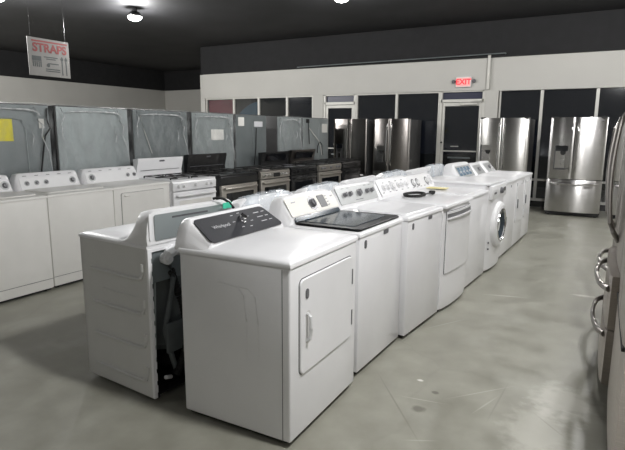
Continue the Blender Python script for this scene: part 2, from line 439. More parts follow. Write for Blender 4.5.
# ---- M2 washer with black glass lid
def washer_black_lid():
    w, d, h = .69, .67, .885
    r = empty('washing_machine', (-.028, .842, 0), -.035); tag(r, 'white top-loading washing machine with black glass lid, next to the nearest dryer', 'washing machine', GM)
    cabinet(r, w, d, h); feet(r, w, d); worktop(r, w, d, h, .034, crown=.004)
    ld = washer_lid(r, w, d, h, -.475, -.012, 'lid_frame', 'lid_glass', inset=.018, th=.038)
    c = Console(r, w, d, h, xf=.175, zf=.07, xt=.10, zt=.185, shoulder=.02, mat='white_plastic', back=.0)
    c.panel(.035, w - .02, .02, .98, 'beige_panel', .012, .004)
    # dark glossy strip between lid and console
    c.panel(.05, w - .04, -.34, -.03, 'lid_glass', .008, .006, 'hinge_cover')
    c.knob(.34, .50, .030, .022, 'print', ring='knob_grey')
    c.panel(.43, .52, .18, .86, 'dark_panel', .006, .006, 'display', lift=.001)
    for i in range(4): c.button(.545, .25 + .17 * i, .022, .006, 'knob_grey')
    c.button(.63, .72, .03, .012, 'knob_grey'); c.button(.12, .75, .05, .008, 'knob_grey', .001, 'maker_mark')
    for i in range(8):
        a = 2 * PI * i / 8
        c.button(.34 + .055 * math.cos(a), .5 + .4 * math.sin(a), .014, .005, 'knob_grey', .0008, 'printed_mark')
    badge(r, .085, .832, .026)
    o = MB().slab((0, .36, .848), (0, 1, 0), (0, 0, 1), rrect(.075, .028, .006, 3), .003).build('badge', 'print', r)
washer_black_lid()

# ---- M3 washer with silver console
def washer_silver_console():
    w, d, h = .66, .69, .885
    r = empty('washing_machine', (.032, 1.556, 0), -.095); tag(r, 'white washing machine with silver console and five grey knobs, beside the black-lid washer', 'washing machine', GM)
    cabinet(r, w, d, h); feet(r, w, d); worktop(r, w, d, h, .034, crown=.004)
    washer_lid(r, w, d, h, -.44, -.03, 'white', inset=.03)
    c = Console(r, w, d, h, xf=.12, zf=.06, xt=.05, zt=.19, shoulder=.015, back=-.01)
    c.panel(.03, w - .02, .0, .96, 'silver_panel', .01, .004)
    for y, q in ((.13, .019), (.21, .019), (.36, .027), (.49, .019), (.57, .019)):
        c.knob(y, .52, q, .026, 'knob_grey')
    for y in (.13, .21, .49, .57): c.button(y, .88, .04, .004, 'print', .0008, 'printed_mark')
    c.button(.33, .14, .12, .006, 'print', .0008, 'maker_mark')
    badge(r, .085, .835, .024)
    MB().slab((0, .37, .848), (0, 1, 0), (0, 0, 1), rrect(.07, .026, .006, 3), .003).build('badge', 'print', r)
washer_silver_console()

# ---- M4 dryer with top-handle hamper door and bowed front
def hamper_dryer():
    w, d, h = .70, .70, .895
    r = empty('clothes_dryer', (.105, 2.235, 0), -.09); tag(r, 'white clothes dryer with bowed front, black cord coil lying on its top', 'clothes dryer', GM)
    cabinet(r, w, d, h, bow=.035); feet(r, w, d); worktop(r, w, d, h, .034, over=.02, crown=.006)
    y0, y1, z0, z1 = .05, .65, .34, .865
    def bowx(y): return -.012 + .035 * (1 - (2 * y / w - 1) ** 2) ** .6
    def bowed(ya, yb, za, zb, lift, th, name, mat, par):
        R = []
        for i in range(17):
            y = ya + (yb - ya) * i / 16; x = bowx(y) + lift
            R.append([(x, y, za), (x + th, y, za), (x + th, y, zb), (x, y, zb)])
        return MB().rings(R).build(name, mat, par)
    bowed(y0 - .004, y1 + .004, z0 - .006, z1, -.002, .003, 'door_gap', 'print', r)
    dr = bowed(y0, y1, z0, z1 - .004, .0005, .008, 'door', 'white', r)
    bowed(y0 + .0, y1 - .0, z1 - .055, z1 - .022, .007, .0025, 'handle_recess', 'knob_grey', dr)
    bowed(y0 + .0, y1 - .0, z1 - .068, z1 - .055, .007, .016, 'handle', 'white', dr)
    c = Console(r, w, d, h, xf=.13, zf=.05, xt=.05, zt=.18, shoulder=.03)
    c.panel(.03, w - .03, .02, .96, 'white_plastic', .012, .003)
    for y, q in ((.12, .02), (.20, .02), (.30, .028), (.42, .018), (.50, .018), (.60, .02)):
        c.knob(y, .5, q, .022, 'white_plastic', ring='print_light')
    for i in range(9): c.button(.08 + .065 * i, .82 if i % 2 else .2, .035, .006, 'print', .0008, 'printed_mark')
    return r
hamper_dryer()

# ---- M5
def fifth_washer():
    w, d, h = .71, .70, .885
    r = empty('washing_machine', (.132, 2.965, 0), -.07); tag(r, 'white washing machine with yellow paper on its top, left of the front loader', 'washing machine', GM)
    cabinet(r, w, d, h); feet(r, w, d); worktop(r, w, d, h, .034)
    washer_lid(r, w, d, h, -.46, -.04, 'white', inset=.06)
    c = Console(r, w, d, h, xf=.13, zf=.05, xt=.06, zt=.17, shoulder=.03)
    c.panel(.04, w - .04, .02, .96, 'white_plastic', .012, .003)
    for y in (.14, .25, .50): c.knob(y, .5, .026, .022, 'white_plastic', ring='knob_grey')
    c.knob(.60, .5, .033, .024, 'white_plastic', ring='print_light')
    for i in range(6): c.button(.1 + .1 * i, .15, .04, .006, 'print', .0008, 'printed_mark')
fifth_washer()

# ---- M6 front loader
def front_loader():
    w, d, h = .69, .72, .955
    r = empty('front_load_washer', (.178, 3.70, 0), -.07); tag(r, 'white front-loading washer with round porthole door and flat top', 'washing machine', GM)
    cabinet(r, w, d, h, bow=.045); feet(r, w, d)
    worktop(r, w, d, h, .028, over=.01, crown=.002)
    cy, cz, x = w / 2, .50, .022
    dr = MB().lathe((x - .02, cy, cz), (1, 0, 0), [(0, .255), (.03, .258), (.06, .245), (.075, .215), (.072, .18), (.045, .165), (.035, .16)], 48).build('door', 'white_plastic', r)
    MB().lathe((x + .012, cy, cz), (1, 0, 0), [(0, .164), (.025, .166), (.035, .150), (.015, .125), (-.0, .08), (-.006, .001)], 40).build('door_glass', 'lid_glass', dr)
    MB().lathe((x + .050, cy, cz), (1, 0, 0), [(0, .185), (.010, .182), (.010, .170), (0, .166)], 40, False).build('chrome_ring', 'chrome', dr)
    MB().box(x + .035, x + .058, cy + .17, cy + .225, cz - .06, cz + .06, .008, 2).build('door_handle', 'knob_grey', dr)
    # control strip
    MB().box(-.012, .034, .03, w - .03, .80, .945, .012, 2).build('control_panel', 'white_plastic', r)
    MB().slab((.034, .07, .845), (0, 1, 0), (0, 0, 1), rrect(.17, .06, .012, 4), .003).build('detergent_drawer', 'white', r)
    MB().slab((.034, .10, .855), (0, 1, 0), (0, 0, 1), rrect(.09, .02, .006, 3), .006).build('drawer_pull', 'print', r)
    k = MB().lathe((.034, w * .56, .875), (1, 0, 0), [(0, .036), (.012, .035), (.026, .028), (.030, .024)], 24).build('dial', 'print', r)
    MB().slab((.034, .50, .855), (0, 1, 0), (0, 0, 1), rrect(.10, .045, .006, 3), .003).build('display', 'black_glass', r)
    for z in (.34, .27): MB().lathe((.012, .055, z), (1, 0, 0), [(0, .011), (.012, .009)], 12).build('knob', 'print', r)
front_loader()

# ---- M7, M8 beyond
def far_washer(y, x, label, displays, w=.70):
    d, h = .70, .895
    r = empty('washing_machine', (x, y, 0), -.055); tag(r, label, 'washing machine', GM)
    cabinet(r, w, d, h); feet(r, w, d); worktop(r, w, d, h, .036)
    if displays:
        washer_lid(r, w, d, h, -.44, -.03, 'white', inset=.05)
        c = Console(r, w, d, h, xf=.19, zf=.04, xt=.08, zt=.21, shoulder=.09)
        c.panel(.06, w - .05, .04, .86, 'silver_panel', .02, .003)
        for i in range(4): c.panel(.085 + .135 * i, .085 + .135 * i + .105, .18, .76, 'blue_display', .012, .004, 'display', lift=.002)
        for i in range(4): c.knob(.137 + .135 * i, .42, .014, .016, 'print_light')
    else:
        c = Console(r, w, d, h, xf=.20, zf=.03, xt=.08, zt=.17, shoulder=.11)
        c.panel(.10, w - .10, .05, .9, 'silver_panel', .02, .003)
        c.knob(w / 2, .5, .03, .022, 'knob_grey')
        y0, z0 = .07, .33
        MB().slab((0, y0 - .004, z0 - .004), (0, 1, 0), (0, 0, 1), rrect(w - .132, .498, .035, 5), .0012).build('door_gap', 'print', r)
        dr = MB().slab((.0005, y0, z0), (0, 1, 0), (0, 0, 1), rrect(w - .14, .49, .033, 5), .009, .01).build('door', 'white', r)
        MB().box(.009, .022, .10, .125, .52, .64, .005, 2).build('handle', 'print', dr)
    badge(r, .09, .83, .026); badge(r, .45, .845, .016)
    return r
far_washer(4.45, .205, 'white washing machine with rounded console of four blue displays, behind the front loader', True, .74)
far_washer(5.215, .243, 'white laundry machine second from the far aisle end of the centre row', False, .56)
far_washer(5.795, .270, 'farthest white laundry machine at the aisle end of the centre row', False, .56)

# things lying on tops
def coil(z):
    r = empty('power_cord', (-.26, 2.58, z)); tag(r, 'coiled black power cord with plug lying on white dryer top', 'power cord')
    m = MB(); pts = []
    for i in range(90):
        a = 2 * PI * i / 30
        pts.append((.085 * math.cos(a) * (1 + .04 * math.sin(i)), .15 * math.sin(a), .008 + .006 * (i // 30)))
    pts += [(.10, .06, .022), (.12, .14, .02), (.10, .19, .014)]
    m.tube(pts, .0065, 8).build('cord', 'rubber', r)
    MB().box(.075, .125, .18, .235, .002, .034, .008, 2).build('plug', 'rubber', r)
    m = MB()
    for dx in (-.012, .012): m.box(.10 + dx - .002, .10 + dx + .002, .235, .258, .014, .022)
    m.build('prongs', 'chrome', r)
coil(.938)
pp = MB().slab((-.36, 3.25, .940), (1, 0, 0), (0, 1, 0), rrect(.20, .15, .004, 1), .004).build('booklet', 'manual'); tag(pp, 'pale yellow booklet lying on a white washer lid', 'booklet')

# ------------------------------------------------------------------ second row, seen from behind (facing -X)
GN = 'white laundry machines turned with their backs to the centre row'
def n_machine(root_loc, rz, label, w=.72, d=.63, h=.885, wrap=None, open_back=False, zt=.175, shoulder=.05, topmat='white'):
    r = empty('washing_machine', root_loc, rz); tag(r, label, 'washing machine', GN)
    if open_back:
        t = .004
        m = MB()
        m.box(-d, 0, w - .004, w, .03, h).box(-d, 0, 0, .004, .03, h).box(-.01, 0, 0, w, .03, h, .003, 1)
        # embossed ridges on the side that faces the camera
        for z in (.12, .315, .51, .71):
            m.tube([(-.10, w + .001, z), (-.30, w + .001, z), (-.52, w + .001, z), (-.553, w + .001, z + .012), (-.565, w + .001, z + .05), (-.567, w + .001, z + .09)], .011, 8)
        m.tube([(-.19, w + .001, .605), (-.50, w + .001, .605)], .005, 6)
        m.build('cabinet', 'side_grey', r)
        # back flange of the side panels
        f = MB()
        f.box(-d - .004, -d + .014, w - .022, w + .001, .03, h, .002, 1); f.box(-d - .003, -d + .012, .0, w - .01, h - .02, h, .002, 1); f.box(-d - .003, -d + .012, 0, .02, .03, h, .002, 1)
        for i in range(12):
            z = .06 + i * .07
            f.box(-d - .004, -d + .004, w - .027, w - .018, z, z + .045, .002, 1)
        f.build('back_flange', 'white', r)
        MB().box(-d + .01, -d + .02, .03, w - .03, .69, h - .005).build('back_brace', 'galv_dark', r)
        MB().box(-d + .02, -.02, .01, w - .01, .028, .034).build('dark_base_sheet', 'rubber', r)  # black sheet puts the dark inside bottom into colour
        # tub, motor, rods and hoses inside
        tb = MB().lathe((-.33, w / 2, .22), (0, 0, 1), [(0, .10), (.02, .25), (.06, .275), (.52, .275), (.55, .285), (.58, .28), (.60, .26)], 36).build('tub', 'tub', r)
        MB().lathe((-.33, w / 2, .07), (0, 0, 1), [(0, .09), (.02, .12), (.12, .12), (.16, .06)], 24).build('motor', 'rubber', r)
        for y in (.09, w - .09): MB().cyl((-.555, y, .84), (-.52, y, .2), .007, n=8).build('suspension_rod', 'galv', r)
        pts = []
        for i in range(60):
            t_ = i / 59
            pts.append((-.60 + .03 * math.sin(6 * t_), w - .16 - .10 * math.sin(PI * t_), .74 - .62 * t_))
        hm = MB(); hm.tube(pts, [.022 + .0035 * (i % 2) for i in range(60)], 10); hm.build('drain_hose', 'rubber', r)
        MB().tube([(-.60, w - .10, .80), (-.615, w - .14, .78), (-.61, w - .17, .70), (-.60, w - .14, .55), (-.59, w - .11, .40), (-.60, w - .13, .28), (-.60, w - .17, .14)], .016, 10).build('hose', 'tub', r)
        MB().lathe((-.655, w - .12, .815), (1, 0, 0), [(-.0, .018), (.02, .018), (.02, .033), (.06, .033)], 16).build('inlet_valve', 'white_plastic', r)
        MB().tube([(-.60, w - .23, .84), (-.62, w - .18, .855), (-.625, w - .13, .84), (-.615, w - .11, .80)], .03, 12).build('air_duct', 'white_plastic', r)
        MB().box(-.62, -.60, w - .28, w - .10, .26, .44, .01, 2).build('wire_cover', 'tub', r)
        MB().cyl((-.615, w - .08, .13), (-.60, w - .13, .11), .012, n=8).build('clip', 'white_plastic', r)
    else:
        cabinet(r, w, d, h)
        MB().slab((-d - .001, w - .05, .10), (0, -1, 0), (0, 0, 1), rrect(w - .1, .7, .02, 3), .003).build('back_panel', 'galv', r)
    if not open_back: feet(r, w, d)
    else: feet(r, w, d, .034)
    # worktop that sweeps up into the console at the rear
    worktop(r, w, d, h, .03, topmat)
    z0 = h + .02
    R = []
    sweep = []
    for i in range(9):
        t = i / 8
        sweep.append((-d + .26 - .17 * t, z0 + (zt - .03) * (t ** 2.2)))
    prof = [(-d - .006, z0)] + sweep + [(-d + .05, h + zt), (-d + .02, h + zt + .006), (-d, h + zt - .004)]
    st = [(0, .2), (.006, .55), (.02, .82), (.02 + shoulder, .97), (.02 + shoulder * 2, 1.0)]
    for y, k in st + [(w - a, b) for a, b in st[::-1]]:
        R.append([(x, y, z0 + (z - z0) * k) for x, z in prof])
    cs = MB().rings(R).build('console', 'white_plastic', r, 40)
    if wrap:
        # loose clear film over the console and the rear edge of the top
        m = MB(); bm = m.bm; rows = []
        path = [(-d - .035, h - .14), (-d - .03, h - .02), (-d - .022, h + .10), (-d - .014, h + zt + .012), (-d + .04, h + zt + .022), (-d + .10, h + zt - .005), (-d + .18, h + .10), (-d + .30, h + .06)]
        for i, (x, z) in enumerate(path):
            row = []
            for j in range(19):
                y = -.015 + (w + .03) * j / 18
                e = min(1, min(j, 18 - j) / 4); sag = .09 * (1 - e) ** 1.5 if i in (3, 4, 5) else 0
                row.append(bm.verts.new((x + random.uniform(-.008, .008), y, z - sag + random.uniform(-.006, .006))))
            rows.append(row)
        for a, b in zip(rows, rows[1:]):
            for j in range(18): bm.faces.new((a[j], a[j + 1], b[j + 1], b[j]))
        o = m.build('plastic_wrap', wrap, r, 80)
    return r, cs
th = math.radians(174.7)
wN, dN = .69, .61
cx, cy = -.88, -.007
rx = cx - (math.cos(th) * (-dN) - math.sin(th) * wN); ry = cy - (math.sin(th) * (-dN) + math.cos(th) * wN)
n1, cs1 = n_machine((rx, ry, 0), th, 'white washing machine with its back panel missing, turned away from nearest dryer', wN, dN, .885, None, True, zt=.20, shoulder=.02)
# grey sheet-metal rear cover of its console
MB().slab((-dN - .0065, wN - .05, .925), (0, -1, 0), (0, 0, 1), rrect(wN - .09, .14, .012, 4), .004).build('console_rear_cover', 'galv', n1)
MB().slab((-dN - .0105, wN - .17, 1.035), (0, -1, 0), (0, 0, 1), rrect(.27, .010, .004, 2), .002).build('vent_slot', 'print', n1)
MB().slab((-dN - .006, wN - .014, .93), (0, -1, 0), (0, 0, 1), rrect(.018, .145, .006, 3), .004).build('console_end_trim', 'white', n1)
cd = empty('power_cord', (-.81, .585, 0)); tag(cd, 'black power cord with green tag hanging over a console back', 'power cord')
MB().tube([(-.03, -.09, 1.104), (0, -.075, 1.112), (.02, -.05, 1.102), (.028, -.01, 1.078), (.03, .03, 1.04), (.03, .055, .99), (.03, .065, .92), (.03, .06, .84)], .008, 8).build('cord', 'rubber', cd)
MB().slab((.030, -.075, 1.045), (0, 1, 0), (0, 0, 1), rrect(.085, .035, .006, 2), .003).build('tag', 'green_tag', cd)
specs = [(.85, .74, -.92, 'white washing machine with wrapped console, standing just behind the one with missing back panel', 'wrap_blue', .162),
         (1.68, .74, -.90, 'white washing machine with wrapped console, behind the washer with black lid', 'wrap_blue', .16),
         (2.46, .80, -.88, 'white washing machine in back-turned row, behind the silver console', None, .165),
         (3.32, .82, -.87, 'white washing machine with blue wrapped console, behind dryer with cord coil', 'wrap_blue', .16),
         (4.24, .68, -.84, 'white washing machine in back-turned row, behind washer with yellow booklet', None, .155),
         (4.98, .75, -.84, 'farthest white washing machine of back-turned row, in blue plastic film', 'wrap_blue', .155)]
for y, w, xb, lab, wr, zt in specs:
    n_machine((xb - .63, y + w, 0), PI, lab, w, .63, .885, wr, False, zt)

# ------------------------------------------------------------------ row along the left, facing +X
GL = 'machines of the left row in front of the refrigerator backs'
XL = -3.293
def left_machine(y, w, label, kind, knobs):
    d, h = .67, .885
    r = empty('clothes_dryer' if kind == 'dryer' else 'washing_machine', (XL, y, 0), -.022)
    tag(r, label, 'clothes dryer' if kind == 'dryer' else 'washing machine', GL)
    cabinet(r, w, d, h, 'cream'); feet(r, w, d); worktop(r, w, d, h, .03, 'cream', crown=.002)
    c = Console(r, w, d, h, xf=.19, zf=.03, xt=.14, zt=.18, shoulder=.03, mat='white', back=-.03)
    c.panel(.05, w - .04, .05, .78, 'white_plastic', .01, .003)
    for yy, q in knobs: c.knob(yy * w, .42, q, .022, 'knob_grey', ring='silver_panel')
    for i in range(5): c.button((.15 + .17 * i) * w, .9, .04, .005, 'print', .0008, 'printed_mark')
    if kind == 'dryer':
        MB().slab((0, .09, .34), (0, 1, 0), (0, 0, 1), rrect(w - .18, .50, .025, 5), .0014).build('door_gap', 'print', r)
        dr = MB().slab((.0005, .094, .344), (0, 1, 0), (0, 0, 1), rrect(w - .188, .492, .023, 5), .008, .008).build('door', 'cream', r)
        MB().box(.008, .02, .13, .20, .80, .815, .003, 1).build('handle', 'cream', dr)
    else:
        washer_lid(r, w, d, h, -.46, -.06, 'cream', inset=.05, th=.032)
        MB().box(-.001, .0015, .002, w - .002, .118, .122).build('lower_seam', 'print', r)
left_machine(.33, .745, 'white washing machine at left picture edge, its console only partly in view', 'washer', [(.3, .02), (.88, .026)])
left_machine(1.095, .735, 'white washing machine in left row whose console has three small knobs and one large', 'washer', [(.16, .016), (.30, .016), (.44, .016), (.85, .024)])
left_machine(1.85, .80, 'white clothes dryer with square door outline, left of white range', 'dryer', [(.16, .026), (.78, .016), (.9, .016)])

def grate(m, x0, x1, y0, y1, z):
    for a in (x0, (x0 + x1) / 2, x1): m.tube([(a, y0, z), (a, y1, z)], .006, 6)
    for b in (y0, (y0 + y1) / 2, y1): m.tube([(x0, b, z), (x1, b, z)], .006, 6)
    for a in (x0, x1):
        for b in (y0, y1): m.box(a - .006, a + .006, b - .006, b + .006, z - .025, z)

def kitchen_range(y, w, label, body, topm, ctrl, doorm, back, knobm, winm='black_glass', x=XL + .02, gas=True, backh=.25, style=0):
    d, h = .64, .895
    r = empty('kitchen_range', (x, y, 0), -.045); tag(r, label, 'kitchen range', GL)
    MB().box(-d, -.03, 0, w, .05, h, .006, 2).build('body', body, r)
    feet(r, w, d, .052)
    MB().box(-d, .005, -.003, w + .003, h, h + .018, .006, 2).build('cooktop', topm, r)
    # angled control panel at the front
    cp = MB().rings([[(-.03, yy, h - .11), (.012, yy, h - .11), (.018, yy, h - .02), (.002, yy, h), (-.03, yy, h)] for yy in (.003, w - .003)]).build('control_panel', ctrl, r)
    ks = [.12, .24, .5, .76, .88] if style != 1 else [.10, .22, .34, .70, .8, .9]
    if style != 2:
        for k in ks: MB().lathe((.015, w * k, h - .055), (1, 0, .1), [(0, .024), (.01, .023), (.012, .018), (.03, .016)], 16).build('knob', knobm, r)
    if style == 1: MB().slab((.0185, w * .42, h - .09), (0, 1, 0), (0, 0, 1), rrect(w * .22, .06, .005, 2), .002).build('display', 'black_glass', r)
    # oven door
    dr = MB().box(-.03, .015, .006, w - .006, .27, h - .125, .008, 2).build('oven_door', doorm, r)
    MB().slab((.0155, .10, .36), (0, 1, 0), (0, 0, 1), rrect(w - .2, .30, .015, 4), .002).build('window', winm, dr)
    z = h - .17
    hm = MB().tube([(.015, .05, z), (.05, .055, z), (.058, .09, z), (.062, w / 2, z), (.058, w - .09, z), (.05, w - .055, z), (.015, w - .05, z)], .013, 10)
    hm.build('handle', doorm if doorm != 'black' else 'black', dr)
    # storage drawer
    MB().box(-.03, .012, .006, w - .006, .065, .262, .008, 2).build('drawer', doorm, r)
    MB().box(-.03, .003, .0, w, .262, .27).build('drawer_gap', 'gasket', r)
    if gas:
        for k, (ya, yb) in enumerate(((.05, w * .47), (w * .53, w - .05))):
            m = MB(); grate(m, -d + .11, -.07, ya, yb, h + .045); m.build('burner_grate', 'iron', r)
            for xx in (-d + .20, -.17): MB().lathe((xx, (ya + yb) / 2, h + .018), (0, 0, 1), [(0, .045), (.008, .045), (.01, .03), (.016, .028)], 16).build('burner', 'iron', r)
    else:
        for xx, yy, q in ((-d + .2, w * .28, .08), (-.17, w * .28, .10), (-d + .2, w * .72, .10), (-.17, w * .72, .08)):
            MB().lathe((xx, yy, h + .018), (0, 0, 1), [(0, q), (.0012, q)], 28).build('burner_ring', 'print', r)
    if back:
        # back guard with its top tilting forward
        zb = h + backh
        prof = lambda yy, k: [(-d - .02, yy, h), (-d + .05, yy, h), (-d + .035, yy, h + .09), (-d + .075, yy, zb - .03), (-d + .07, yy, zb), (-d - .02, yy, zb - .01)]
        bg = MB().rings([prof(.0, 1), prof(w, 1)]).build('backguard', back, r)
        n = Vector((.15, 0, -.04))
        if style == 3 or style == 4:
            MB().slab((-d + .055, .12, h + .10), (0, 1, 0), (.04, 0, .13), rrect(w - .24, .12, .006, 2), .008).build('display', 'black_glass' if style == 3 else 'steel_dark', bg)
        else:
            MB().slab((-d + .066, w * .45, zb - .05), (0, 1, 0), (.04, 0, .16), rrect(.09, .022, .010, 4), .006).build('vent', 'print', bg)
            MB().slab((-d + .045, .05, h + .105), (0, 1, 0), (.04, 0, .16), rrect(w - .1, .006, .002, 1), .004).build('crease', 'print' if back != 'black' else 'print', bg)
    return r
kitchen_range(2.69, .76, 'white kitchen range with tall white back guard and black grates', 'white', 'white', 'white', 'white', 'white', 'white_plastic', winm='cream', backh=.262)
kitchen_range(3.60, .80, 'range with black control front, stainless oven door and tall black back guard', 'black', 'black', 'black', 'range_steel', 'black', 'black', backh=.28, style=2)
kitchen_range(4.53, .78, 'stainless kitchen range with silver knobs and central display, between two dark ranges', 'black', 'steel_dark', 'range_steel', 'range_steel', None, 'chrome', style=1)
kitchen_range(5.42, .80, 'black kitchen range with black back guard, right of the range with silver knobs', 'black', 'black', 'black', 'black', 'black', 'black', backh=.25, style=3, gas=False)
kitchen_range(6.38, .84, 'stainless kitchen range whose back guard is framed in steel', 'black', 'black', 'range_steel', 'range_steel', 'steel_dark', 'knob_grey', backh=.26, style=3)
kitchen_range(7.36, .80, 'black kitchen range at far end of left row', 'black', 'black', 'black', 'black', None, 'black', style=2)

# ------------------------------------------------------------------ refrigerators seen from behind
GF = 'refrigerators standing with their backs to the left row'
def fridge_back(y0, y1, label, mat='galv', wrap=False, ht=1.77, extras=(), X=-4.08):
    w = y1 - y0; d = .76
    r = empty('refrigerator', (X - d, y1, 0), PI); tag(r, label, 'refrigerator', GF)
    # local front x=0 is on the far side; back at -d
    MB().box(-d + .012, -.07, 0, w, .05, ht, .012, 2).build('body', 'fridge_side', r)
    for k in (0, 1):
        MB().box(-.062, 0, .003 + k * w / 2, (k + 1) * w / 2 - .003, .66, ht + .01, .012, 2).build('door', 'steel', r)
    MB().box(-.062, 0, .003, w - .003, .08, .65, .012, 2).build('freezer_drawer', 'steel', r)
    MB().box(-d, -d + .014, .012, w - .012, .32, ht - .012, .003, 1).build('back_panel', mat, r)
    MB().box(-d + .002, -d + .016, .03, w - .03, .07, .30, .003, 1).build('compressor_cover', 'galv_dark', r)
    for yy in (.05, w - .12): MB().box(-.10, -.0, yy, yy + .07, ht, ht + .028, .006, 2).build('hinge_cover', 'rubber', r)
    for x in (-.15, -d + .08):
        for yy in (.07, w - .07): MB().cyl((x, yy, 0), (x, yy, .055), .025, n=12).build('foot', 'rubber', r)
    bx = -d - .001
    L = lambda yw: y1 - yw   # world y -> local y
    for e in extras:
        k = e[0]
        if k == 'label':
            _, ya, yb, za, zb, mt, nm = e
            MB().box(bx - .003, bx, L(yb), L(ya), za, zb).build(nm, mt, r)
        if k == 'line':
            MB().tube([(bx - .010 - q, L(a), b) for a, b, q in e[1]], e[2], 8).build(e[4] if len(e) > 4 else 'power_cord', e[3], r)
        if k == 'crease':
            m = MB()
            for a, za, zb in e[1]: m.tube([(bx - .001, L(a), za), (bx - .001, L(a), zb)], .005, 6)
            m.build('panel_crease', mat, r)
    if wrap:
        m = MB(); bm = m.bm; rows = []; n, k = 26, 22
        ph = random.uniform(0, 6)
        for i in range(k):
            z = .45 + (ht + .01 - .45) * i / (k - 1); row = []
            for j in range(n):
                t = j / (n - 1); y = -.012 + (w + .024) * t
                edge = max(0, 1 - min(t, 1 - t) * 9) + max(0, 1 - (k - 1 - i) / 3.5)
                row.append(bm.verts.new((bx - .016 - .016 * edge * abs(math.sin(i * 1.7 + j * 1.1 + ph)) - .006 * random.random(), y, z)))
            rows.append(row)
        rows.append([bm.verts.new((-d + .20, -.012 + (w + .024) * j / (n - 1), ht + .012)) for j in range(n)])
        for a, b in zip(rows, rows[1:]):
            for j in range(n - 1): bm.faces.new((a[j], a[j + 1], b[j + 1], b[j]))
        pw = m.build('plastic_wrap', 'wrap', r, 80)
        f = MB(); xq = bx - .030; yt = w - .10  # whitish fold ridges standing for the bright streaks on the wrap
        f.tube([(xq, w - .12, ht - .075), (xq - .004, w - .3, ht - .06), (xq, w * .5, ht - .058), (xq - .003, .28, ht - .06), (xq, .18, ht - .075), (xq, .13, ht - .12)], [.004, .012, .008, .013, .010, .004], 6)
        f.tube([(xq, .20, ht - .03), (xq - .006, .15, ht - .10), (xq, .17, ht - .16), (xq - .004, .11, ht - .22), (xq, .13, ht - .33), (xq, .06, ht - .50), (xq, .03, ht - .75)], [.006, .014, .007, .012, .006, .005, .004], 6)
        f.tube([(xq, w - .05, ht - .03), (xq, w - .09, ht - .12), (xq, w - .05, ht - .2), (xq, w - .06, ht - .4)], [.005, .010, .006, .003], 6)
        f.tube([(xq, .26, ht - .22), (xq, .22, ht - .34), (xq, .24, ht - .42)], [.002, .006, .002], 6)
        f.build('fold_highlight', 'wrap_streak', pw, 80)
    return r
fridge_back(.72, 1.735, 'refrigerator back at left picture edge with yellow label and black cord', 'galv_dark', True, extras=[
    ('label', 1.02, 1.31, 1.39, 1.61, 'yellow', 'energy_label'), ('label', 1.60, 1.66, 1.52, 1.62, 'paper', 'sticker'),
    ('line', [(1.70, 1.73, 0), (1.68, 1.62, .01), (1.71, 1.52, .01), (1.65, 1.44, .01), (1.62, 1.30, .01), (1.58, 1.10, .01), (1.55, .9, .01)], .009, 'rubber'),
    ('line', [(.95, 1.62, 0), (1.3, 1.62, 0), (1.40, 1.60, 0), (1.44, 1.5, 0), (1.45, 1.0, 0)], .004, 'galv', 'embossed_ridge')])
fridge_back(1.80, 2.815, 'plastic-wrapped refrigerator back, second from left picture edge', 'galv', True)
fridge_back(2.875, 3.90, 'plastic-wrapped refrigerator back behind the white range', 'galv_dark', True, extras=[
    ('line', [(3.0, 1.70, 0), (3.06, 1.5, 0), (3.18, 1.2, 0)], .004, 'paper', 'tape')])
fridge_back(3.98, 4.98, 'plastic-wrapped refrigerator back bearing a square white paper', 'galv', True, extras=[
    ('label', 4.41, 4.71, 1.36, 1.52, 'paper', 'sticker')])
fridge_back(5.03, 5.93, 'darker refrigerator back with two small stickers near its top', 'galv_dark', False, extras=[
    ('label', 5.10, 5.26, 1.58, 1.72, 'paper', 'sticker'), ('label', 5.55, 5.80, 1.57, 1.66, 'print_light', 'sticker'),
    ('crease', [(5.5, .4, 1.7)]), ('line', [(5.60, 1.55, 0), (5.58, 1.2, 0), (5.52, .9, 0)], .007, 'rubber')])
fridge_back(6.29, 7.18, 'grey refrigerator back right of the dark gap', 'galv', True)
fridge_back(7.22, 8.33, 'refrigerator back with looped hose and white paper, nearest the back windows', 'galv', False, extras=[
    ('label', 8.03, 8.27, 1.47, 1.65, 'paper', 'sticker'), ('label', 7.35, 7.48, 1.66, 1.74, 'rubber', 'hinge_plate'),
    ('line', [(7.42, 1.68, 0), (7.44, 1.4, .01), (7.46, 1.24, .01)], .008, 'rubber', 'tube'),
    ('line', [(7.46, 1.56, .0), (7.66, 1.42, .01), (7.84, 1.30, .02), (7.92, 1.18, .02), (7.98, 1.0, .02)], .008, 'paper', 'tube'),
    ('line', [(7.78, 1.05, .02), (7.80, 1.2, .02), (7.88, 1.28, .02), (7.98, 1.22, .02), (8.02, 1.0, .02)], .009, 'rubber'),
    ('crease', [(7.9, .4, 1.7)])])

